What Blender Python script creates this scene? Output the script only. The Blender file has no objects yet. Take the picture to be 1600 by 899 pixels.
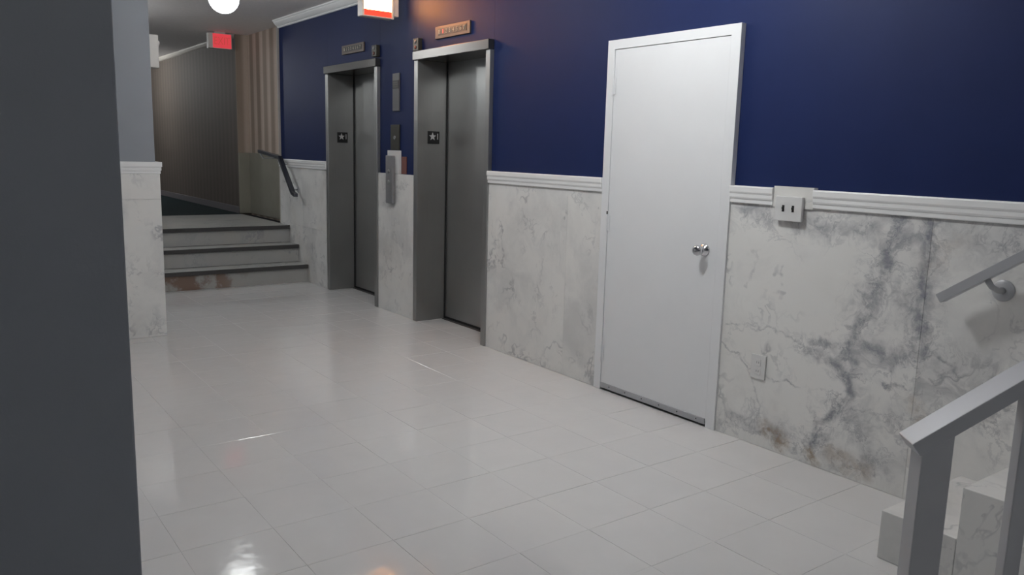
import bpy, bmesh, math, random
from mathutils import Matrix, Vector
random.seed(7)
scene = bpy.context.scene
COL = scene.collection

# ------------------------------------------------------------------ camera
YAW, PITCH, ROLL, FPX = 0.634845832, -0.165303647, 0.0263691228, 1261.475
cam_loc = Vector((-3.26226, 0.0, 1.40))
fw = Vector((math.sin(YAW)*math.cos(PITCH), math.cos(YAW)*math.cos(PITCH), math.sin(PITCH)))
rt = Vector((math.cos(YAW), -math.sin(YAW), 0.0))
up = rt.cross(fw)
r2 = rt*math.cos(ROLL) + up*math.sin(ROLL)
u2 = -rt*math.sin(ROLL) + up*math.cos(ROLL)
cd = bpy.data.cameras.new('camera')
cd.sensor_width = 36.0
cd.lens = 36.0*FPX/1600.0
cd.clip_start = 0.02
cam = bpy.data.objects.new('camera', cd)
COL.objects.link(cam)
cam.matrix_world = Matrix(((r2.x, u2.x, -fw.x, cam_loc.x), (r2.y, u2.y, -fw.y, cam_loc.y), (r2.z, u2.z, -fw.z, cam_loc.z), (0, 0, 0, 1)))
scene.camera = cam

# ------------------------------------------------------------------ world and exposure
w = bpy.data.worlds.new('world'); scene.world = w; w.use_nodes = True
w.node_tree.nodes['Background'].inputs[0].default_value = (0.02, 0.02, 0.022, 1)
w.node_tree.nodes['Background'].inputs[1].default_value = 0.3
vs = scene.view_settings
vs.view_transform = 'Standard'; vs.look = 'None'; vs.gamma = 1.0; vs.use_curve_mapping = False
vs.exposure = 0.0

# lamp strengths (emission of the globes, tuned to the photograph)
GLOBE_DOOR, FILL_MID, GLOBE_STAIR, GLOBE_HALL, FILL_SIDE, FILL_BACK = 99.0, 40.0, 14.0, 100.0, 47.0, 36.0

# ------------------------------------------------------------------ materials
def srgb(r, g, b):
    f = lambda c: c/12.92 if c <= .04045 else ((c+.055)/1.055)**2.4
    return (f(r/255), f(g/255), f(b/255), 1)

class NT:
    def __init__(s, name):
        s.m = bpy.data.materials.new(name); s.m.use_nodes = True
        s.t = s.m.node_tree; s.b = s.t.nodes['Principled BSDF']
    def n(s, typ, **k):
        nd = s.t.nodes.new(typ)
        for a, v in k.items(): setattr(nd, a, v)
        return nd
    def l(s, a, b): s.t.links.new(a, b)
    def math(s, op, a, b=None, clamp=False):
        nd = s.n('ShaderNodeMath', operation=op); nd.use_clamp = clamp
        for i, v in enumerate((a, b)):
            if v is None: continue
            if isinstance(v, (int, float)): nd.inputs[i].default_value = v
            else: s.l(v, nd.inputs[i])
        return nd.outputs[0]
    def vm(s, op, a, b=None, scale=None):
        nd = s.n('ShaderNodeVectorMath', operation=op)
        for i, v in enumerate((a, b)):
            if v is None: continue
            if isinstance(v, (tuple, list)): nd.inputs[i].default_value = v
            else: s.l(v, nd.inputs[i])
        if scale is not None:
            if isinstance(scale, (int, float)): nd.inputs['Scale'].default_value = scale
            else: s.l(scale, nd.inputs['Scale'])
        return nd.outputs['Value'] if op in ('DOT_PRODUCT', 'LENGTH') else nd.outputs[0]
    def noise(s, vec, scale, detail=4, rough=.55, dist=0.0, out='Fac'):
        nd = s.n('ShaderNodeTexNoise'); nd.inputs['Scale'].default_value = scale
        nd.inputs['Detail'].default_value = detail; nd.inputs['Roughness'].default_value = rough
        nd.inputs['Distortion'].default_value = dist
        s.l(vec, nd.inputs['Vector']); return nd.outputs[out]
    def ramp(s, fac, lo, hi, a=0.0, b=1.0, smooth=True):
        nd = s.n('ShaderNodeMapRange'); nd.interpolation_type = 'SMOOTHSTEP' if smooth else 'LINEAR'
        s.l(fac, nd.inputs[0])
        for i, v in enumerate((lo, hi, a, b)): nd.inputs[i+1].default_value = v
        return nd.outputs[0]
    def mix(s, fac, a, b):
        nd = s.n('ShaderNodeMix', data_type='RGBA')
        if isinstance(fac, (int, float)): nd.inputs[0].default_value = fac
        else: s.l(fac, nd.inputs[0])
        for i, v in ((6, a), (7, b)):
            if isinstance(v, tuple): nd.inputs[i].default_value = v
            else: s.l(v, nd.inputs[i])
        return nd.outputs[2]
    def bump(s, h, strength, dist=.01):
        nd = s.n('ShaderNodeBump'); nd.inputs['Strength'].default_value = strength
        nd.inputs['Distance'].default_value = dist
        s.l(h, nd.inputs['Height']); s.l(nd.outputs[0], s.b.inputs['Normal'])
    def pos(s): return s.n('ShaderNodeNewGeometry').outputs['Position']
    def rnd(s): return s.n('ShaderNodeObjectInfo').outputs['Random']
    def set(s, rough=.5, metal=0.0, spec=.5):
        s.b.inputs['Roughness'].default_value = rough; s.b.inputs['Metallic'].default_value = metal
        s.b.inputs['Specular IOR Level'].default_value = spec
    def col(s, c):
        if isinstance(c, tuple): s.b.inputs['Base Color'].default_value = c
        else: s.l(c, s.b.inputs['Base Color'])

def plain(name, c, rough=.5, metal=0.0, spec=.5, var=.06, scale=14, bump=0.0, bscale=120):
    t = NT(name); t.set(rough, metal, spec)
    p = t.pos(); f = t.noise(p, scale, 5)
    d = tuple(x*(1-var) for x in c[:3])+(1,); e = tuple(min(1, x*(1+var)) for x in c[:3])+(1,)
    t.col(t.mix(f, d, e))
    if bump: t.bump(t.noise(p, bscale, 3), bump, .003)
    return t.m

def emit(name, c, strength):
    t = NT(name); t.col((c[0]*.6, c[1]*.6, c[2]*.6, 1))
    t.b.inputs['Emission Color'].default_value = c; t.b.inputs['Emission Strength'].default_value = strength
    return t.m

def marble(name, polylines=(), patches=(), base=(.78, .775, .755), seed=0.0, tan=.25):
    t = NT(name); t.set(.22, 0, .4)
    p = t.pos()
    off = t.vm('SCALE', t.n('ShaderNodeCombineXYZ').outputs[0])
    cx = t.n('ShaderNodeCombineXYZ'); r = t.rnd()
    for i, k in enumerate((13.0, 31.0, 57.0)): t.l(t.math('MULTIPLY', r, k), cx.inputs[i])
    q = t.vm('ADD', p, cx.outputs[0])
    warp = t.vm('SCALE', t.vm('SUBTRACT', t.noise(q, 2.2, 4, out='Color'), (.5, .5, .5)), scale=.55)
    qw = t.vm('ADD', q, warp)
    # broad clouds
    cl = t.ramp(t.noise(qw, 1.9, 6, .62), .42, .72)
    c = t.mix(t.math('MULTIPLY', cl, .38), base+(1,), (.36, .37, .385, 1))
    # warm tint
    wm = t.ramp(t.noise(q, 1.3, 3), .52, .75)
    c = t.mix(t.math('MULTIPLY', wm, tan), c, (.50, .455, .39, 1))
    # fine veins: ridge of a warped noise
    for sc, wd, am in ((1.5, .020, .55), (3.4, .022, .32)):
        rd = t.math('ABSOLUTE', t.math('SUBTRACT', t.noise(qw, sc, 5, .6), .5))
        v = t.ramp(rd, 0, wd, 1, 0)
        md = t.ramp(t.noise(q, 1.7+sc, 2), .45, .68)
        c = t.mix(t.math('MULTIPLY', t.math('MULTIPLY', v, md), am), c, (.235, .245, .275, 1))
    # the individual veins of this slab, in wall coordinates (y, z)
    if polylines or patches:
        sx = t.n('ShaderNodeSeparateXYZ'); t.l(p, sx.inputs[0])
        w2 = t.n('ShaderNodeCombineXYZ'); t.l(sx.outputs[1], w2.inputs[0]); t.l(sx.outputs[2], w2.inputs[1])
        big = t.vm('SCALE', t.vm('SUBTRACT', t.noise(p, 9, 5, .65, out='Color'), (.5, .5, .5)), scale=.13)
        fl = t.n('ShaderNodeSeparateXYZ'); t.l(big, fl.inputs[0])
        fb = t.n('ShaderNodeCombineXYZ'); t.l(fl.outputs[0], fb.inputs[0]); t.l(fl.outputs[1], fb.inputs[1])
        P = t.vm('ADD', w2.outputs[0], fb.outputs[0])
        breakup = t.ramp(t.noise(p, 16, 6, .7), .34, .62, .12, 1)
        acc = {}; last = None
        for kind, pts, wd, am in polylines:
            for (ay, az), (by, bz) in zip(pts[:-1], pts[1:]):
                dy, dz = by-ay, bz-az; L2 = dy*dy+dz*dz
                Pi = P
                if last is not None:      # evaluate the segments one after the other (keeps the shader stack small)
                    ma = t.n('ShaderNodeVectorMath', operation='MULTIPLY_ADD'); t.l(last, ma.inputs[0])
                    ma.inputs[1].default_value = (1e-7, 1e-7, 1e-7); t.l(P, ma.inputs[2]); Pi = ma.outputs[0]
                pa = t.vm('SUBTRACT', Pi, (ay, az, 0))
                h = t.math('MULTIPLY', t.vm('DOT_PRODUCT', pa, (dy, dz, 0)), 1/L2, clamp=True)
                prj = t.n('ShaderNodeVectorMath', operation='SCALE'); prj.inputs[0].default_value = (dy, dz, 0)
                t.l(h, prj.inputs['Scale'])
                d = t.vm('LENGTH', t.vm('SUBTRACT', pa, prj.outputs[0]))
                mk = t.ramp(d, 0, wd, am, 0)
                acc[kind] = mk if kind not in acc else t.math('MAXIMUM', acc[kind], mk); last = acc[kind]
        if 'smoke' in acc:
            sm = t.ramp(t.noise(qw, 7, 8, .72, .6), .44, .66)
            c = t.mix(t.math('MULTIPLY', acc['smoke'], sm), c, (.27, .28, .31, 1))
            st_ = t.ramp(t.math('ABSOLUTE', t.math('SUBTRACT', t.noise(P, 6, 6, .65, .8), .5)), 0, .03, 1, 0)
            c = t.mix(t.math('MULTIPLY', t.math('MULTIPLY', acc['smoke'], st_), .9), c, (.19, .20, .235, 1))
        if 'grey' in acc:
            c = t.mix(t.math('MULTIPLY', acc['grey'], breakup), c, (.17, .18, .215, 1))
        if 'tan' in acc:
            c = t.mix(t.math('MULTIPLY', acc['tan'], breakup), c, (.30, .22, .15, 1))
    t.col(c)
    return t.m

M = {}
M['blue'] = plain('blue paint', (.0085, .0175, .074, 1), .55, 0, .16, .08, 5, .10, 160)
M['grey_paint'] = plain('grey paint', (.255, .272, .300, 1), .6, 0, .35, .05, 6, .10, 150)
M['ceiling'] = plain('ceiling plaster', (.80, .765, .75, 1), .9, 0, .2, .10, 40, .5, 260)
M['white_trim'] = plain('white trim paint', (.84, .84, .84, 1), .35, 0, .5, .03, 10)
M['white_door'] = plain('white door paint', (.76, .77, .785, 1), .38, 0, .5, .03, 4, .05, 60)
M['beige'] = plain('beige corner', (.42, .39, .35, 1), .6)
M['dado'] = plain('olive dado panel', (.235, .225, .185, 1), .6, 0, .3, .1, 6)
M['carpet'] = plain('dark carpet', (.012, .020, .022, 1), .95, 0, .1, .3, 90, .8, 400)
M['purple_base'] = plain('grey baseboard', (.13, .12, .13, 1), .5)
M['nosing'] = plain('dark stair nosing', (.060, .058, .058, 1), .55, 0, .4, .15, 40)
M['dark'] = plain('dark gap', (.012, .012, .013, 1), .7)
M['black'] = plain('black plate', (.010, .010, .011, 1), .45)
M['plate_white'] = plain('white plastic', (.66, .66, .655, 1), .35)
M['grey_metal'] = plain('dull grey metal', (.24, .24, .25, 1), .45, .4)
M['plate_grey'] = plain('dim grey plate', (.10, .10, .105, 1), .5, .3)
M['bronze'] = plain('bronze plate', (.055, .052, .042, 1), .4, .5)
M['copper'] = plain('red brown plate', (.16, .06, .05, 1), .5)
M['sign_body'] = plain('sign housing', (.55, .53, .50, 1), .4)
M['lens_white'] = plain('pale digits', (.50, .45, .36, 1), .5)
M['star'] = plain('pale grey star', (.50, .50, .50, 1), .5)
M['grout'] = plain('grout', (.64, .64, .635, 1), .8)
M['alu'] = plain('brushed aluminium', (.42, .428, .450, 1), .36, .2, .5, .08, 8)
M['chrome'] = plain('chrome', (.62, .62, .64, 1), .12, 1.0, .5, .03)
M['far_rail'] = plain('shade-toned steel handrail', (.085, .088, .105, 1), .35, .7)  # shade of the rail's unlit side is put into this dark colour

def steel():
    t = NT('brushed steel'); t.set(.36, .85, .5)
    p = t.pos()
    mp = t.n('ShaderNodeMapping'); mp.inputs['Scale'].default_value = (60, 60, 1.2); t.l(p, mp.inputs[0])
    f = t.noise(mp.outputs[0], 3, 4)
    c = t.mix(f, (.35, .352, .345, 1), (.41, .412, .405, 1))
    g = t.ramp(t.noise(p, 1.6, 4), .35, .7)
    c = t.mix(t.math('MULTIPLY', g, .25), c, (.26, .262, .255, 1))
    t.col(c); t.l(t.ramp(f, .2, .8, .32, .44), t.b.inputs['Roughness'])
    return t.m
M['steel'] = steel()
M['steel_bright'] = plain('polished steel header', (.115, .110, .105, 1), .27, .9, .5, .05)

def tile_mat():
    t = NT('glazed floor tile'); t.set(.16, 0, .45)
    p = t.pos(); r = t.rnd()
    cx = t.n('ShaderNodeCombineXYZ'); t.l(t.math('MULTIPLY', r, 40.0), cx.inputs[0]); t.l(t.math('MULTIPLY', r, 17.0), cx.inputs[1])
    q = t.vm('ADD', p, cx.outputs[0])
    f = t.noise(q, 5, 6, .6)
    c = t.mix(f, (.62, .62, .62, 1), (.68, .68, .675, 1))
    c = t.mix(t.ramp(r, 0, 1, 0, .16, False), c, (.58, .58, .59, 1))
    t.col(c)
    t.l(t.ramp(t.noise(p, 2.3, 3), .3, .7, .06, .12), t.b.inputs['Roughness'])
    t.bump(t.noise(p, 8, 2, .5), .13, .010)
    return t.m
M['tile'] = tile_mat()

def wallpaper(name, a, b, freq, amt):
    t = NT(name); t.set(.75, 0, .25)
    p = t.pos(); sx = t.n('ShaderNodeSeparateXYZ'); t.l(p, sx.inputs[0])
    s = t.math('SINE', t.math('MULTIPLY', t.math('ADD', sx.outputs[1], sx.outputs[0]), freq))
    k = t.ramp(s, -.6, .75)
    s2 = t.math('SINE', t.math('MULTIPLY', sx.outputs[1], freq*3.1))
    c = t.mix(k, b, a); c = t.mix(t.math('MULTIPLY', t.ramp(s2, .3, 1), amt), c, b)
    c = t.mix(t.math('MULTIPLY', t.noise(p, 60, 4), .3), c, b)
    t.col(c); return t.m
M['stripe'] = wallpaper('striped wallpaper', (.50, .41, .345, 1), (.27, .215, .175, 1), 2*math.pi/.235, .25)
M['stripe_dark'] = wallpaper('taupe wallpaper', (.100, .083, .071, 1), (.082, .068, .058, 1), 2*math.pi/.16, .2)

# veins picked off the slab to the right of the white door, as (y, z) on the wall
VE = [
 ('smoke', [(1.74, 1.19), (1.79, 1.00), (1.85, .78), (1.91, .58), (1.89, .40), (1.97, .26), (2.05, .08)], .17, .60),
 ('smoke', [(1.62, 1.19), (1.62, .85), (1.60, .62), (1.72, .56), (1.85, .58)], .15, .55),
 ('smoke', [(1.90, .56), (2.15, .55)], .10, .5),
 ('smoke', [(1.95, .30), (1.78, .22), (1.60, .30)], .22, .50),
 ('smoke', [(2.55, 1.14), (2.2, 1.12), (1.85, 1.12)], .12, .5),
 ('smoke', [(1.55, 1.15), (1.20, 1.10)], .16, .45),
 ('smoke', [(1.55, .55), (1.30, .50), (1.1, .30)], .25, .45),
 ('smoke', [(2.55, .07), (2.2, .08), (1.7, .08)], .12, .5),
 ('grey', [(1.730, 1.19), (1.775, 1.02), (1.835, .80), (1.905, .65), (1.900, .56)], .050, .80),
 ('grey', [(1.612, 1.19), (1.612, 1.03), (1.618, .85), (1.600, .66)], .050, .80),
 ('grey', [(1.74, 1.06), (1.66, 1.10)], .045, .55),
 ('grey', [(1.66, .90), (1.72, .82), (1.63, .80)], .030, .45),
 ('grey', [(2.12, .53), (1.98, .515), (1.905, .44), (1.885, .36), (1.945, .28), (2.02, .20), (2.05, .09)], .040, .80),
 ('grey', [(2.10, .58), (1.95, .595), (1.88, .53)], .030, .65),
 ('grey', [(1.90, .60), (1.80, .62), (1.70, .58), (1.62, .66)], .055, .60),
 ('grey', [(1.735, .475), (1.655, .475)], .014, .85),
 ('grey', [(1.595, .63), (1.54, .64), (1.46, .59)], .016, .70),
 ('grey', [(2.62, .47), (2.42, .375), (2.30, .355), (2.14, .36)], .012, .60),
 ('grey', [(2.46, .95), (2.42, .90), (2.49, .78)], .014, .30),
 ('grey', [(2.45, 1.14), (2.25, 1.12), (2.05, 1.10), (1.85, 1.12)], .060, .38),
 ('grey', [(2.60, .57), (2.36, .60), (2.14, .555)], .010, .40),
 ('grey', [(2.42, .36), (2.36, .20), (2.34, .08)], .012, .40),
 ('grey', [(1.90, .30), (1.80, .24), (1.78, .10)], .060, .35),
 ('grey', [(2.50, .10), (2.25, .09)], .060, .45),
 ('tan', [(2.30, .10), (2.20, .06)], .060, .85),
 ('tan', [(2.06, .06), (2.03, .0)], .045, .9),
 ('tan', [(1.95, .08), (1.80, .06)], .080, .5),
 ('tan', [(1.60, .42), (1.56, .30)], .060, .45),
 ('tan', [(1.50, 1.12), (1.60, 1.0)], .090, .18),
]
M['marble'] = marble('marble')
M['marble_veined'] = marble('veined marble', VE, tan=.2)
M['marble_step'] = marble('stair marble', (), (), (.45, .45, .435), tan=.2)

# the lowest far riser carries rust-brown patches of its own
def rust_riser():
    t = NT('rust stained marble'); t.set(.3, 0, .4)
    p = t.pos()
    c = t.mix(t.noise(p, 4, 5), (.40, .40, .385, 1), (.46, .455, .44, 1))
    sx = t.n('ShaderNodeSeparateXYZ'); t.l(p, sx.inputs[0])
    band = t.ramp(sx.outputs[0], -.45, -1.0, 0, 1)
    k = t.math('MULTIPLY', t.ramp(t.noise(p, 5.5, 5, .6), .40, .56), band)
    t.col(t.mix(t.math('MULTIPLY', k, .85), c, (.20, .115, .075, 1)))
    return t.m
M['rust'] = rust_riser()

# ------------------------------------------------------------------ mesh helpers
def add_box(bm, lo, hi):
    vs = [bm.verts.new((x, y, z)) for x in (lo[0], hi[0]) for y in (lo[1], hi[1]) for z in (lo[2], hi[2])]
    for f in ((0, 1, 3, 2), (4, 6, 7, 5), (0, 4, 5, 1), (2, 3, 7, 6), (0, 2, 6, 4), (1, 5, 7, 3)):
        bm.faces.new([vs[i] for i in f])
    bmesh.ops.recalc_face_normals(bm, faces=bm.faces[:])
    return vs

def add_tube(bm, pts, rad, seg=14):
    pts = [Vector(p) for p in pts]; rings = []
    for i, p in enumerate(pts):
        d = (pts[min(i+1, len(pts)-1)] - pts[max(i-1, 0)]).normalized()
        a = d.cross(Vector((0, 0, 1)) if abs(d.z) < .9 else Vector((1, 0, 0))).normalized(); b = d.cross(a)
        r = rad[i] if isinstance(rad, (list, tuple)) else rad
        rings.append([bm.verts.new(p + a*(r*math.cos(2*math.pi*k/seg)) + b*(r*math.sin(2*math.pi*k/seg))) for k in range(seg)])
    for A, B in zip(rings[:-1], rings[1:]):
        for k in range(seg): bm.faces.new((A[k], A[(k+1) % seg], B[(k+1) % seg], B[k]))
    bm.faces.new(rings[0]); bm.faces.new(rings[-1])
    bmesh.ops.recalc_face_normals(bm, faces=bm.faces[:])

def add_prism(bm, poly, fn, a, b):
    """poly: 2-D points; fn(u, v, t) -> 3-D; extruded between t=a and t=b"""
    A = [bm.verts.new(fn(u, v, a)) for u, v in poly]; B = [bm.verts.new(fn(u, v, b)) for u, v in poly]
    n = len(poly); bm.faces.new(A); bm.faces.new(B)
    for i in range(n): bm.faces.new((A[i], A[(i+1) % n], B[(i+1) % n], B[i]))
    bmesh.ops.recalc_face_normals(bm, faces=bm.faces[:])

def obj(name, bm, mat, parent=None, bevel=0.0, smooth=False, center=True):
    if bevel:
        bmesh.ops.bevel(bm, geom=bm.edges[:], offset=bevel, segments=2, affect='EDGES', profile=.6)
    me = bpy.data.meshes.new(name)
    off = Vector((0, 0, 0))
    if center:
        xs = [v.co for v in bm.verts]
        off = Vector([(min(c[i] for c in xs)+max(c[i] for c in xs))/2 for i in range(3)])
        for v in bm.verts: v.co -= off
    bm.to_mesh(me); bm.free()
    if smooth:
        for f in me.polygons: f.use_smooth = True
    me.materials.append(M[mat] if isinstance(mat, str) else mat)
    o = bpy.data.objects.new(name, me); COL.objects.link(o)
    o.location = off
    if parent is not None: attach(o, parent)
    return o

WORLD = {}
def attach(o, parent):
    """parent with world-space coordinates kept (parents here carry location only)"""
    base = Vector((0, 0, 0)); q = parent
    while q is not None:
        base += q.location; q = q.parent
    o.parent = parent; o.location = o.location - base

def box(name, lo, hi, mat, parent=None, bevel=0.0):
    bm = bmesh.new()
    add_box(bm, [min(a, b) for a, b in zip(lo, hi)], [max(a, b) for a, b in zip(lo, hi)])
    return obj(name, bm, mat, parent, bevel)

def tag(o, label=None, cat=None, group=None, kind=None):
    if label: o['label'] = label
    if cat: o['category'] = cat
    if group: o['group'] = group
    if kind: o['kind'] = kind
    return o

def thing(name, loc, label, cat, group=None, kind=None):
    o = bpy.data.objects.new(name, None); COL.objects.link(o)
    o.location = loc; o.empty_display_size = .1
    return tag(o, label, cat, group, kind)

def lathe(name, prof, origin, axis, mat, parent, seg=28):
    """prof: (radius, distance along axis)"""
    ax = Vector(axis).normalized(); a = ax.orthogonal().normalized(); b = ax.cross(a); o = Vector(origin)
    bm = bmesh.new(); rings = []
    for r, d in prof:
        rings.append([bm.verts.new(o + ax*d + (a*math.cos(2*math.pi*k/seg)+b*math.sin(2*math.pi*k/seg))*max(r, 1e-4)) for k in range(seg)])
    for A, B in zip(rings[:-1], rings[1:]):
        for k in range(seg): bm.faces.new((A[k], A[(k+1) % seg], B[(k+1) % seg], B[k]))
    bm.faces.new(rings[0]); bm.faces.new(rings[-1])
    bmesh.ops.recalc_face_normals(bm, faces=bm.faces[:])
    return obj(name, bm, mat, parent, smooth=True)

def text(name, body, size, center, right, upv, mat, parent, depth=.0015, bold=.0, space=1.0, squash=1.0):
    cu = bpy.data.curves.new(name, 'FONT'); cu.body = body; cu.size = size
    cu.align_x = 'CENTER'; cu.align_y = 'CENTER'; cu.extrude = depth; cu.offset = bold; cu.space_character = space
    tmp = bpy.data.objects.new(name, cu); COL.objects.link(tmp)
    dg = bpy.context.evaluated_depsgraph_get()
    me = bpy.data.meshes.new_from_object(tmp.evaluated_get(dg))
    bpy.data.objects.remove(tmp); bpy.data.curves.remove(cu)
    right = Vector(right).normalized(); upv = Vector(upv).normalized(); nrm = right.cross(upv)
    ys = [v.co.y for v in me.vertices]; xs = [v.co.x for v in me.vertices]
    my = (min(ys)+max(ys))/2; mx = (min(xs)+max(xs))/2
    for v in me.vertices:
        c = v.co.copy(); v.co = right*((c.x-mx)*squash) + upv*(c.y-my) + nrm*c.z
    me.materials.clear(); me.materials.append(M[mat] if isinstance(mat, str) else mat)
    o = bpy.data.objects.new(name, me); COL.objects.link(o); o.location = center
    attach(o, parent)
    return o

# ------------------------------------------------------------------ the setting
CEIL = 2.74
LAND = .557
E1 = (6.446, 7.540)      # far elevator opening, outer frame
E2 = (4.738, 5.798)      # near elevator
DR = (2.611, 3.545)      # white door, outer frame

# floor
fl = box('floor', (-5.0, -2.5, -.12), (.30, 8.3, -.0011), 'grout'); tag(fl, 'pale grey square floor tiles of the elevator lobby', kind='structure')
P = .3275; G = .0016; YO = 2.12
def in_view(p):
    d = Vector(p)-cam_loc; x, y, z = d.dot(r2), d.dot(u2), d.dot(fw)
    if z < .3: return False
    px, py = 800+FPX*x/z, 449.5-FPX*y/z
    return 120 < px < 1680 and 380 < py < 1060
def tile_mesh(sx, sy):
    bm = bmesh.new(); add_box(bm, (-sx/2, -sy/2, -.008), (sx/2, sy/2, 0))
    top = [e for e in bm.edges if all(v.co.z > -.001 for v in e.verts)]
    bmesh.ops.bevel(bm, geom=top, offset=.0007, segments=1, affect='EDGES')
    me = bpy.data.meshes.new('tile'); bm.to_mesh(me); bm.free(); me.materials.append(M['tile']); return me
full = tile_mesh(P-G, P-G)
rest = bmesh.new()
def put_tile(me, x, y, tilt=.0024):
    o = bpy.data.objects.new('tile', me); COL.objects.link(o); o.location = (x, y, 0)
    o.rotation_euler = (random.uniform(-tilt, tilt), random.uniform(-tilt, tilt), 0)
    attach(o, fl); return o
ntile = 0
for i in range(15):
    xc = -P*(i+.5)
    j0 = -14; 
    for j in range(j0, 19):
        ya, yb = YO+P*j, YO+P*(j+1)
        if yb > 8.30: continue
        yc = (ya+yb)/2
        if any(in_view((xc+a*P/2, yc+b*P/2, 0)) for a in (-1, 1) for b in (-1, 1)) and ntile < 297 and xc > -4.2:
            put_tile(full, xc, yc); ntile += 1
        elif ya > -2.5:
            add_box(rest, (xc-(P-G)/2, ya+G/2, -.008), (xc+(P-G)/2, yb-G/2, 0))
o = obj('tile_field', rest, 'tile', fl); o['kind'] = 'stuff'
for (a, b) in (E1, E2):
    ya = a+.055
    cuts = [YO+P*k for k in range(-2, 22) if a+.06 < YO+P*k < b-.06]
    ends = [a+.055]+cuts+[b-.06]
    for y0, y1 in zip(ends[:-1], ends[1:]):
        if y1-y0 > .02: put_tile(tile_mesh(.235-G, y1-y0-G), .1175, (y0+y1)/2, 0.0)

# ceiling
tag(box('ceiling', (-5.0, -2.5, CEIL), (.6, 17.2, CEIL+.15), 'ceiling'), 'off-white plaster ceiling', kind='structure')

# right wall: painted blue above, cut out for the elevators and the door
def wall_run(boxes, label):
    bm = bmesh.new()
    for (y0, y1, z0, z1) in boxes: add_box(bm, (.02, y0, z0), (.34, y1, z1))
    o = obj('wall_right', bm, 'blue'); tag(o, label, kind='structure'); return o
wr = wall_run(((-2.5, DR[0], 0, CEIL), (DR[0], DR[1], 2.046, CEIL), (DR[1], E2[0]-.001, 0, CEIL)), 'deep blue painted wall around the white door above marble wainscot')
wall_run(((E2[0], E2[1], 2.169, CEIL),), 'deep blue wall above the near elevator')
wm_ = wall_run(((E2[1]+.001, E1[0]-.001, 0, CEIL),), 'deep blue wall strip between the elevators')
wall_run(((E1[0], E1[1], 2.169, CEIL),), 'deep blue wall above the far elevator')
wf_ = wall_run(((E1[1]+.001, 8.83, 0, CEIL),), 'deep blue wall between far elevator and stairs')
tag(box('wall_shaft', (.3405, 2.4, 0), (.36, 8.0, CEIL), 'dark'), 'dark shaft wall behind the elevator doors', kind='structure')

# marble slabs of the wainscot: each its own piece
SL = .0010
def slab(y0, y1, z0, z1, mat='marble', x0=0.0, parent=wr):
    return box('marble_slab', (x0, y0+SL/2, z0+SL/2), (.0195, y1-SL/2, z1-SL/2), mat, parent, .0005)
RB, RTOP = 1.187, 1.270
for y0, y1 in ((E1[1], 8.20), (8.20, 8.83)):
    slab(y0, y1, 0, .575, parent=wf_); slab(y0, y1, .575, RB+.01, parent=wf_)
slab(E2[1]+.001, E1[0]-.001, 0, 1.20, parent=wm_)
slab(3.866, E2[0], 0, RB); slab(DR[1], 3.866, 0, RB)
slab(1.607, DR[0], 0, RB, 'marble_veined'); slab(.42, 1.607, 0, RB, 'marble_veined')
slab(-.80, .42, 0, RB); slab(-2.5, -.80, 0, RB)
box('marble_block', (-.010, 2.145, RB-.005), (.0195, 2.358, 1.279), 'marble', wr, .0015)

# chair rail
PROF = [(.0195, RB), (-.010, RB), (-.012, RB+.003), (-.012, RB+.020), (-.015, RB+.022), (-.018, RB+.030), (-.018, RB+.046), (-.020, RB+.048),
        (-.023, RB+.056), (-.023, RB+.078), (-.020, RTOP), (.0195, RTOP)]
n = 0
def rail_piece(y0, y1, label):
    global n; n += 1
    bm = bmesh.new(); add_prism(bm, PROF, lambda u, v, t: (u, t, v), y0, y1)
    o = obj('trim_%d' % n, bm, 'white_trim'); tag(o, label, kind='structure')
rail_piece(E1[1]+.002, 8.828, 'white chair rail between far elevator and stairs')
rail_piece(DR[1]+.002, E2[0]-.002, 'white chair rail between near elevator and white door')
rail_piece(2.3595, DR[0]-.002, 'short white chair rail piece beside white door')
rail_piece(-2.49, 2.1435, 'long white chair rail right of the switch plate')

# crown moulding on the blue wall
CP = [(.0195, 2.662), (.010, 2.662), (.004, 2.668), (.004, 2.676), (-.010, 2.684), (-.022, 2.696), (-.036, 2.712), (-.042, 2.724), (-.050, 2.726), (-.050, 2.7395), (.0195, 2.7395)]
bm = bmesh.new(); add_prism(bm, CP, lambda u, v, t: (u, t, v), -2.49, 8.83)
tag(obj('trim_5', bm, 'white_trim'), 'white crown moulding along top of blue wall', kind='structure')

# end of the blue wall and the corridor beyond
tag(box('trim_6', (-.004, 8.8305, LAND), (.15, 8.850, CEIL-.002), 'beige', bevel=.003), 'pale corner strip at far end of blue wall', kind='structure')
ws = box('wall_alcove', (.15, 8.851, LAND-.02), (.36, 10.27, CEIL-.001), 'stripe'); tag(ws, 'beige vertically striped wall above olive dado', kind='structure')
box('dado_panel', (.138, 8.852, LAND+.001), (.1495, 10.255, 1.315), 'dado', ws, .002)
box('return_panel', (.0, 10.250, LAND+.004), (.1375, 10.2695, 1.315), 'dado', ws, .002)
box('return_face', (.0, 10.258, 1.316), (.1495, 10.2695, CEIL-.002), 'stripe', ws)
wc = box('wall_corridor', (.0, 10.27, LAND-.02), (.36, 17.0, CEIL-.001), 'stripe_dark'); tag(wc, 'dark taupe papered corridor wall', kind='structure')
tag(box('baseboard_corridor', (-.014, 10.272, LAND+.001), (-.0005, 16.9, LAND+.085), 'purple_base', bevel=.003), 'grey baseboard of the carpeted corridor', kind='structure')
bm = bmesh.new(); add_prism(bm, [(0, 2.69), (-.02, 2.70), (-.04, 2.725), (-.045, 2.739), (0, 2.739)], lambda u, v, t: (u-.0005, t, v), 10.28, 16.9)
tag(obj('trim_7', bm, 'beige'), 'small cornice on the corridor wall', kind='structure')
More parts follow.
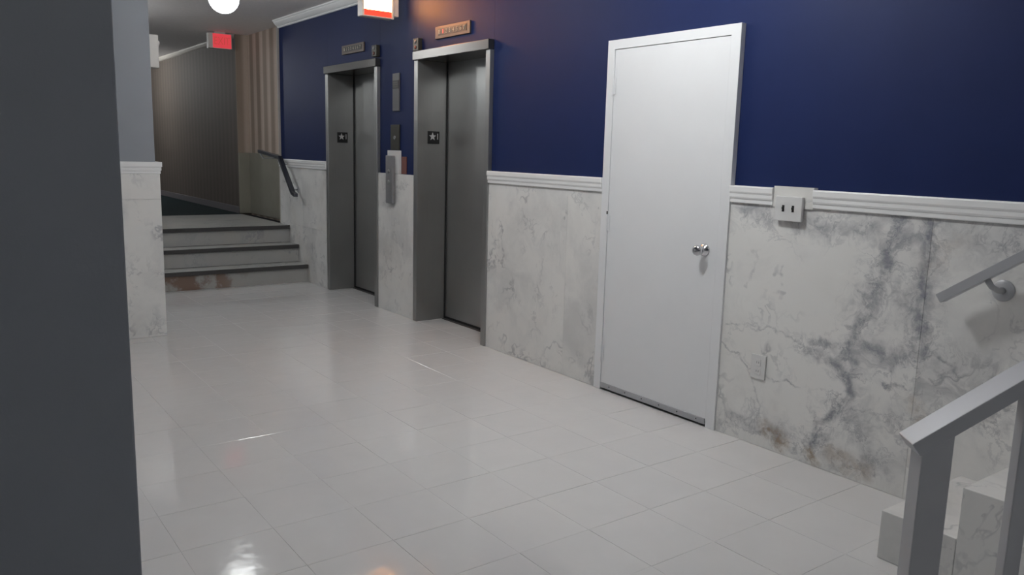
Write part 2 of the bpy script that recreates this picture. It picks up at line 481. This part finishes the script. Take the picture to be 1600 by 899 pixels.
tag(box('floor_corridor', (-2.6, 10.18, LAND-.12), (-.0005, 16.95, LAND), 'carpet'), 'dark carpet of the corridor', kind='structure')
tag(box('wall_corridor_left', (-2.9, 6.62, 0), (-2.601, 17.0, CEIL-.001), 'grey_paint'), 'grey wall on far side of corridor', kind='structure')
tag(box('wall_end', (-2.9, 17.0, 0), (.5, 17.2, CEIL-.001), 'stripe_dark'), 'end wall of the corridor', kind='structure')
tag(box('wall_back', (-5.0, -2.7, 0), (.34, -2.5, CEIL+.1), 'grey_paint'), 'wall behind the viewer', kind='structure')
tag(box('wall_left', (-5.2, -2.7, 0), (-5.0, 6.2, CEIL+.1), 'grey_paint'), 'grey side wall of the lobby', kind='structure')

# grey pier in the left foreground
tag(box('wall_pier', (-4.99, 1.50, .001), (-2.983, 1.78, CEIL-.001), 'grey_paint', bevel=.004), 'slate grey foreground wall end at left edge', kind='structure')

# column / wall stub with marble wainscot
wcol = box('wall_column', (-5.0, 6.2205, .001), (-1.877, 6.60, CEIL-.001), 'grey_paint', bevel=.003); tag(wcol, 'grey wall stub with marble wainscot left of stairs', kind='structure')
for z0, z1 in ((.001, 1.005), (1.005, RB)):
    for x0, x1 in ((-2.60, -1.853), (-3.8, -2.60), (-4.99, -3.8)):
        box('marble_slab', (x0+SL/2, 6.20, z0+SL/2), (x1-SL/2, 6.2195, z1-SL/2), 'marble', wcol, .0006)
    box('marble_slab', (-1.876, 6.2205, z0+SL/2), (-1.8545, 6.59, z1-SL/2), 'marble', wcol, .0006)
cp = bmesh.new()
for (u0, u1, z0, z1) in ((.004, .0, RB, RB+.022), (.009, .0, RB+.022, RB+.048), (.014, .0, RB+.048, RTOP)):
    add_box(cp, (-4.99, 6.20-u0, z0), (-1.853+u0, 6.2195, z1)); add_box(cp, (-1.8765, 6.2195, z0), (-1.853+u0, 6.59, z1))
tag(obj('trim_8', cp, 'white_trim'), 'white chair rail wrapping the grey wall stub', kind='structure')

# ------------------------------------------------------------------ far marble stairs
RISE, RUN = LAND/3, .252
st = thing('marble_stairs', (-1.2, 8.06, 0), 'three marble steps with dark nosings up to the corridor', 'stairs')
Y1 = 8.07
for k in range(3):
    y = Y1+RUN*k; z = RISE*(k+1)
    yb = (Y1+RUN*(k+1)) if k < 2 else 10.18
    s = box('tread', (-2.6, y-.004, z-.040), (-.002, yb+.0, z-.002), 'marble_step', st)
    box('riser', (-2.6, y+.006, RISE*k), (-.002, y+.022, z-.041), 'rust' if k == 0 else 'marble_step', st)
    box('nosing', (-2.6, y-.026, z-.040), (-.004, y-.0045, z), 'nosing', st, .004)

# ------------------------------------------------------------------ near marble steps by the right wall
ns = thing('marble_steps', (-.29, 1.26, 0), 'marble steps against the wall under the right handrail', 'stairs')
for k in range(5):
    y1 = 1.39-.26*k; y0 = 1.39-.26*(k+1) if k < 4 else -.6
    box('step', (-.58, y0, .0005 if k == 0 else .0005), (-.001, y1-.001, .18*(k+1)), 'marble', ns, .003)

# ------------------------------------------------------------------ elevators
def star_pts(r, n=5, inner=.42):
    return [((r if i % 2 == 0 else r*inner)*math.sin(math.pi*i/n), (r if i % 2 == 0 else r*inner)*math.cos(math.pi*i/n)) for i in range(2*n)]
def elevator(y0, y1, label):
    t = thing('elevator_entrance', (.13, (y0+y1)/2, 0), label, 'elevator', 'steel elevator entrances')
    jl, jr = .058, .052
    box('jamb', (-.012, y1-jl, .001), (.262, y1, 2.100), 'steel', t, .003)
    box('jamb', (-.012, y0, .001), (.262, y0+jr, 2.100), 'steel', t, .003)
    box('header', (-.028, y0, 2.1005), (.262, y1, 2.168), 'steel_bright', t, .003)
    box('door_panel', (.264, y0+.02, .012), (.300, y1-.02, 2.16), 'steel', t, .002)
    box('door_gap', (.2535, y1-jl-.010, .006), (.2635, y1-jl-.0003, 2.0995), 'dark', t)
    box('bottom_gap', (.258, y0+jr+.001, .0055), (.2638, y1-jl-.001, .022), 'dark', t)
    sl = box('sill', (.236, y0+jr+.002, -.002), (.330, y1-jl-.002, .005), 'nosing', t)
    pl = box('floor_plate', (.082, y1-jl-.006, 1.455), (.190, y1-jl-.0005, 1.555), 'black', t, .001)
    bm = bmesh.new(); add_prism(bm, star_pts(.034), lambda u, v, q: (.125+u, q, 1.512+v), y1-jl-.0085, y1-jl-.0062)
    obj('star', bm, 'star', pl)
    text('numeral', '1', .07, Vector((.172, y1-jl-.0075, 1.514)), (1, 0, 0), (0, 0, 1), 'star', pl)
    return t
elevator(*E2, 'near stainless steel elevator doorway beside the white door')
elevator(*E1, 'far stainless steel elevator doorway next to the stairs')

# floor indicators above the elevators
M['lit'] = emit('lit numeral', (1, .10, .08, 1), 2.2)
def indicator(yc, zc, wd, ht, label, lit):
    t = thing('floor_indicator', (.019, yc, zc), label, 'indicator', 'floor indicators above the elevators')
    pl = box('plate', (.006, yc-wd/2, zc-ht/2), (.0195, yc+wd/2, zc+ht/2), plate_m, t, .002)
    box('window', (.0035, yc-wd*.41, zc-ht*.23), (.0058, yc+wd*.41, zc+ht*.30), 'black', t)
    for i, ch in enumerate('B1234567'):
        y = yc + wd*.41 - wd*.82*(i+.5)/8
        m = 'lit' if (lit and i == 1) else 'lens_white'
        text('numeral', ch, ht*.50, Vector((.0022, y, zc+ht*.035)), (0, -1, 0), (0, 0, 1), m, t, .001)
    return t
plate_m = plain('bronze indicator plate', (.105, .080, .065, 1), .45, .4)
indicator(5.268, 2.282, .480, .088, 'bronze floor indicator with red lit numeral above near elevator', True)
indicator(6.965, 2.293, .455, .080, 'unlit bronze floor indicator above far elevator', False)

def lantern(yc, zc, label):
    t = thing('hall_lantern', (.019, yc, zc), label, 'lantern', 'dark hall lanterns')
    box('housing', (-.018, yc-.042, zc-.048), (.0195, yc+.042, zc+.048), 'bronze', t, .004)
    for dz in (.022, -.022):
        lathe('lens', [(.014, 0), (.014, .004), (.010, .007), (.0, .008)], (-.0178, yc, zc+dz), (-1, 0, 0), 'copper' if dz < 0 else 'grey_metal', t, 16)
lantern(5.768, 2.220, 'small dark hall lantern over left corner of near elevator')
lantern(6.490, 2.232, 'small dark hall lantern over right corner of far elevator')

# fixtures on the wall between the elevators
t = thing('display_plate', (.019, 6.142, 1.873), 'tall slim grey plate with dark display between elevators', 'wall plate')
box('plate', (.008, 6.085, 1.720), (.0195, 6.199, 2.026), 'plate_grey', t, .002)
d = box('display', (.005, 6.090, 1.90), (.0078, 6.194, 1.968), 'black', t)
for k in range(3): box('slot', (.0035, 6.10, 1.912+.018*k), (.0049, 6.184, 1.920+.018*k), 'bronze', d)
t = thing('key_switch_plate', (.019, 6.157, 1.50), 'dark bronze key switch plate above white call panel', 'wall plate')
box('plate', (.008, 6.083, 1.397), (.0195, 6.232, 1.608), 'bronze', t, .002)
lathe('keyhole', [(.016, 0), (.016, .005), (.008, .006), (.007, .002), (.0, .002)], (.008, 6.157, 1.50), (-1, 0, 0), 'grey_metal', t, 16)
t = thing('call_panel', (.0, 6.16, 1.17), 'long grey call panel on white backing plate between elevators', 'call panel')
box('backing_plate', (-.004, 6.060, 1.2015), (.0195, 6.266, 1.394), 'plate_white', t, .002)
fp = box('face_panel', (-.034, 6.126, .951), (-.0045, 6.243, 1.351), 'grey_metal', t, .004)
for z in (1.22, 1.13): lathe('button', [(.016, 0), (.016, .004), (.012, .006), (0, .006)], (-.034, 6.185, z), (-1, 0, 0), 'steel', fp, 16)
tag(box('notice_plate', (.012, 5.965, 1.203), (.0195, 6.045, 1.345), 'copper', bevel=.002), 'small red brown plate right of white call panel', 'wall plate')

# ------------------------------------------------------------------ white door
dr = thing('door_1', (.0, 3.08, 0), 'plain white flush door in white steel frame', 'door', kind='structure')
y0, y1 = DR
fr = bmesh.new()
add_box(fr, (-.012, y0, .001), (.06, y0+.058, 2.045)); add_box(fr, (-.012, y1-.056, .001), (.06, y1, 2.045)); add_box(fr, (-.012, y0+.058, 1.994), (.06, y1-.056, 2.045))
obj('door_frame', fr, 'white_door', dr)
box('gap', (.012, y0+.05, .001), (.05, y1-.05, 2.0), 'dark', dr)
dp = box('door_leaf', (-.008, y0+.0615, .034), (.0115, y1-.0585, 1.9905), 'white_door', dr, .0015)
box('sweep', (-.014, y0+.064, .014), (-.0002, y1-.060, .046), 'alu', dr, .002)
for k in range(6): lathe('screw', [(.004, 0), (.003, .002), (0, .002)], (-.0141, y0+.12+k*.135, .032), (-1, 0, 0), 'dark', dr, 8)
for z in (1.79, 1.01, .225):
    h = bmesh.new(); add_tube(h, [(-.016, y1-.0575, z-.05), (-.016, y1-.0575, z+.05)], .006, 10)
    hg = obj('hinge', h, 'white_door', dr)
    box('hinge_leaf', (-.0135, y1-.075, z-.045), (-.0121, y1-.040, z+.045), 'white_door', hg)
    for dz in (-.03, .0, .03): lathe('hinge_screw', [(.004, 0), (.003, .001), (0, .001)], (-.0136, y1-.050, z+dz), (-1, 0, 0), 'grey_metal', hg, 8)
box('strike_hole', (-.0136, y1-.058, 1.055), (-.0122, y1-.048, 1.078), 'dark', dr)
kb = lathe('knob', [(.033, 0), (.033, .004), (.027, .010), (.014, .014), (.012, .030), (.020, .038), (.0265, .048), (.0275, .058), (.024, .067), (.014, .071), (.0, .072)],
           (-.0082, 2.752, .932), (-1, 0, 0), 'chrome', dr, 32)
lathe('keyhole', [(.007, 0), (.007, .0015), (0, .0015)], (-.0795, 2.752, .932), (-1, 0, 0), 'grey_metal', kb, 16)

# ------------------------------------------------------------------ switch and outlet
t = thing('switch_plate', (-.01, 2.262, 1.18), 'white double switch plate with dark slots on marble block', 'switch')
pl = box('plate', (-.027, 2.190, 1.121), (-.0105, 2.334, 1.235), 'plate_white', t, .004)
for y in (2.288, 2.236):
    box('slot', (-.0282, y-.006, 1.164), (-.0268, y+.006, 1.194), 'dark', pl)
    box('toggle', (-.035, y-.0035, 1.176), (-.0283, y+.0035, 1.186), 'black', pl)
t = thing('wall_outlet', (0, 2.372, .398), 'white wall outlet low on marble right of door', 'outlet')
pl = box('plate', (-.009, 2.330, .338), (-.0002, 2.414, .458), 'plate_white', t, .003)
for z in (.420, .376):
    fc = box('receptacle', (-.0108, 2.357, z-.016), (-.0091, 2.387, z+.016), 'plate_white', pl, .0008)
    for y in (2.366, 2.378): box('slot', (-.0114, y-.0015, z-.004), (-.0109, y+.0015, z+.006), 'grey_metal', pl)

# ------------------------------------------------------------------ handrail on the right wall
def sweep_rect(name, pts, wx, hz, mat, parent, bevel=.002):
    """rectangular bar along a polyline in a plane of constant x; wx wide in x, hz high, square ends"""
    bm = bmesh.new(); rings = []
    P3 = [Vector(p) for p in pts]
    for i, p in enumerate(P3):
        ds = []
        if i > 0: ds.append((p-P3[i-1]).normalized())
        if i < len(P3)-1: ds.append((P3[i+1]-p).normalized())
        d = sum(ds, Vector()).normalized(); nx = Vector((1, 0, 0)); nz = nx.cross(d).normalized()
        if nz.z < 0: nz = -nz
        k = 1/max(.3, d.dot(ds[0]))
        rings.append([bm.verts.new(p+nx*(a*wx/2)+nz*(b*hz/2*k)) for a, b in ((-1, -1), (1, -1), (1, 1), (-1, 1))])
    for A, B in zip(rings[:-1], rings[1:]):
        for k in range(4): bm.faces.new((A[k], A[(k+1) % 4], B[(k+1) % 4], B[k]))
    bm.faces.new(rings[0]); bm.faces.new(rings[-1])
    bmesh.ops.recalc_face_normals(bm, faces=bm.faces[:])
    return obj(name, bm, mat, parent, bevel)

t = thing('wall_handrail', (0, 1.0, .9), 'brushed metal handrail on marble wall, cut by right edge', 'handrail')
XR = -.085
a = Vector((XR, 1.505, .886)); dirn = Vector((0, -1, .722)).normalized()
sweep_rect('rail', [a, a+dirn*2.3], .045, .036, 'alu', t)
for q, (by, bz) in enumerate(((1.318, .938), (.20, 1.745))):
    ros = lathe('rosette', [(.041, 0), (.041, .004), (.036, .008), (.012, .010), (0, .010)], (-.0003, by, bz), (-1, 0, 0), 'alu', t, 28)
    bm = bmesh.new(); top = a+dirn*((1.505-by-.03)/abs(dirn.y))
    add_tube(bm, [(-.008, by, bz), (-.05, by, bz+.004), (-.078, by+.01, bz+.018), (XR, by+.03, top.z-.012)], [.013, .011, .011, .012], 12)
    obj('arm', bm, 'alu', ros, smooth=True)

# far handrail beside the stairs
t = thing('stair_handrail', (0, 8.5, 1.1), 'metal handrail with shade in its colour beside the far marble steps', 'handrail')
sweep_rect('rail', [(-.09, 8.14, .905), (-.09, 8.22, .925), (-.09, 8.58, 1.285), (-.09, 9.22, 1.345)], .045, .034, 'far_rail', t)
for by, bz, xw in ((8.30, .955, 0.0), (8.56, 1.215, 0.0), (9.20, 1.27, .137)):
    ros = lathe('rosette', [(.032, 0), (.032, .004), (.028, .007), (0, .008)], (xw-.0003, by, bz), (-1, 0, 0), 'alu', t, 20)
    bm = bmesh.new(); add_tube(bm, [(xw-.006, by, bz), (-.06, by, bz), (-.09, by, bz+.05)], .009, 10); obj('arm', bm, 'alu', ros, smooth=True)

# ------------------------------------------------------------------ guard rail in the right foreground
th = math.radians(50)
hv = Vector((math.sin(th), -math.cos(th), 0)); wv = Vector((math.cos(th), math.sin(th), 0)); SLP = .725
A = Vector((-1.7400, .7420, .8610))    # lower end, near top edge of the rail
g = thing('guard_railing', (A.x, A.y, 0), 'brushed metal guard railing with square posts in right foreground', 'railing')
rd = (hv+Vector((0, 0, SLP))).normalized(); rn = wv.cross(rd); rn = rn if rn.z > 0 else -rn
def obb(name, o, ax, ay, az, sx, sy, sz, mat, parent, bevel=.002, cut=None):
    bm = bmesh.new()
    vs_ = [bm.verts.new(o+ax*(sx*i)+ay*(sy*j)+az*(sz*k)) for i in (0, 1) for j in (0, 1) for k in (0, 1)]
    for f in ((0, 1, 3, 2), (4, 6, 7, 5), (0, 4, 5, 1), (2, 3, 7, 6), (0, 2, 6, 4), (1, 5, 7, 3)): bm.faces.new([vs_[i] for i in f])
    bmesh.ops.recalc_face_normals(bm, faces=bm.faces[:])
    return obj(name, bm, mat, parent, bevel)
RW, RH = .068, .030
obb('rail', A, rd, wv, -rn, 1.35, RW, RH, 'alu', g)
def post(name, t0, tw, ww):
    o = Vector((A.x, A.y, 0)) + hv*t0 + wv*((RW-ww)/2*.3)
    zt = lambda t: A.z + SLP*t - RH/math.cos(math.atan(SLP)) + .004
    bm = bmesh.new()
    vv = [bm.verts.new(o + hv*(tw*i) + wv*(ww*j) + Vector((0, 0, (zt(t0+tw*i) if k else .0008)))) for i in (0, 1) for j in (0, 1) for k in (0, 1)]
    for f in ((0, 1, 3, 2), (4, 6, 7, 5), (0, 4, 5, 1), (2, 3, 7, 6), (0, 2, 6, 4), (1, 5, 7, 3)): bm.faces.new([vv[i] for i in f])
    bmesh.ops.recalc_face_normals(bm, faces=bm.faces[:])
    return obj(name, bm, 'alu', g, .002)
post('post', .022, .058, .052)
for t0 in (.205, .36, .515, .67, .825): post('baluster', t0, .03, .03)
post('post', 1.00, .058, .052)

# ------------------------------------------------------------------ lit exit signs
M['exit_panel'] = emit('lit exit panel', (1, .42, .12, 1), 60)
M['exit_red'] = emit('lit red exit border', (1, .055, .03, 1), 1.1)
M['exit_letter'] = emit('overlit exit letters', (1, .38, .14, 1), 40)
t = thing('exit_sign', (-.22, 6.02, 2.53), 'glowing orange exit sign on blue wall above the elevators', 'exit sign')
hb = bmesh.new()
add_box(hb, (-.372, 5.994, 2.424), (-.098, 6.062, 2.645))
obj('housing', hb, 'sign_body', t, .004)
box('mounting_arm', (-.092, 5.985, 2.448), (-.050, 6.055, 2.66), 'sign_body', t, .004)
box('wall_bracket', (-.0495, 6.005, 2.60), (.0195, 6.035, 2.64), 'sign_body', t, .003)
fm = bmesh.new()
for lo, hi in (((-.372, 5.976, 2.424), (-.356, 5.993, 2.645)), ((-.114, 5.976, 2.424), (-.098, 5.993, 2.645)), ((-.356, 5.976, 2.424), (-.114, 5.993, 2.432)), ((-.356, 5.976, 2.637), (-.114, 5.993, 2.645))): add_box(fm, lo, hi)
obj('frame', fm, 'sign_body', t)
box('red_border', (-.356, 5.985, 2.432), (-.114, 5.993, 2.478), 'exit_red', t)
pn = box('light_panel', (-.356, 5.986, 2.4785), (-.114, 5.993, 2.637), 'exit_panel', t)
text('lettering', 'EXIT', .155, Vector((-.235, 5.9845, 2.562)), (1, 0, 0), (0, 0, 1), 'exit_letter', pn, .0012, .0, 1.0, .75)

M['exit2_face'] = emit('red exit face', (1, .075, .10, 1), .50)
M['exit2_letter'] = emit('dull red letters', (.75, .09, .07, 1), .45)
t = thing('exit_sign', (-.19, 10.23, 2.62), 'red lit exit sign hanging at the corridor entrance', 'exit sign')
box('housing', (-.335, 10.20, 2.545), (-.055, 10.27, 2.722), 'sign_body', t, .004)
box('canopy', (-.25, 10.215, 2.7225), (-.13, 10.258, 2.7395), 'sign_body', t, .003)
f2 = box('face', (-.282, 10.194, 2.552), (-.066, 10.1998, 2.716), 'exit2_face', t)
text('lettering', 'EXIT', .13, Vector((-.174, 10.193, 2.634)), (1, 0, 0), (0, 0, 1), 'exit2_letter', f2, .0008, .0, 1.0, .72)

# ------------------------------------------------------------------ ceiling globes
def globe(x, y, s, label, tint=(.965, .99, .99, 1)):
    t = thing('ceiling_globe', (x, y, CEIL), label, 'lamp', 'white globe ceiling lamps')
    lathe('canopy', [(.085, 0), (.085, .012), (.070, .024), (.052, .030), (.052, .050)], (x, y, CEIL-.0005), (0, 0, -1), 'white_trim', t)
    r = .122; c = 2.600
    prof = [(.001, -r)]+[(r*math.sin(math.pi*k/18), -r*math.cos(math.pi*k/18)) for k in range(1, 17)]
    m = emit('globe glass', tint, s)
    lathe('globe', [(p[0], p[1]) for p in prof], (x, y, c), (0, 0, 1), m, t, 32)
globe(-1.10, 7.06, GLOBE_STAIR, 'round glowing globe lamp on ceiling before the stairs')
globe(-1.15, 2.72, GLOBE_DOOR, 'round globe lamp on ceiling in front of the white door')
globe(-1.12, 4.89, FILL_MID, 'added unseen globe lamp on ceiling in front of the near elevator')  # out-of-view lamp added to light the middle of the lobby
globe(-1.10, 13.8, GLOBE_HALL, 'round globe lamp on ceiling of the carpeted corridor')
globe(-2.10, 9.00, FILL_SIDE, 'added fill globe hidden above the stair landing')  # added lamp, hidden by the column, brightens the striped wall and landing
globe(-2.30, -1.30, FILL_BACK, 'added fill globe on ceiling behind the viewer')  # added fill lamp, never in view, lifts the dark foreground pier

# box high on the side of the grey wall stub
t = thing('alarm_box', (-1.83, 6.50, 2.06), 'pale box fixture high on side of grey wall stub', 'box')
bx = box('body', (-1.8768, 6.44, 1.945), (-1.768, 6.56, 2.178), 'sign_body', t, .005)
box('grille', (-1.767, 6.46, 1.97), (-1.7655, 6.54, 2.08), 'grey_metal', t)
lathe('strobe_lens', [(.022, 0), (.022, .010), (.014, .018), (0, .020)], (-1.768, 6.50, 2.125), (1, 0, 0), 'plate_white', t, 16)
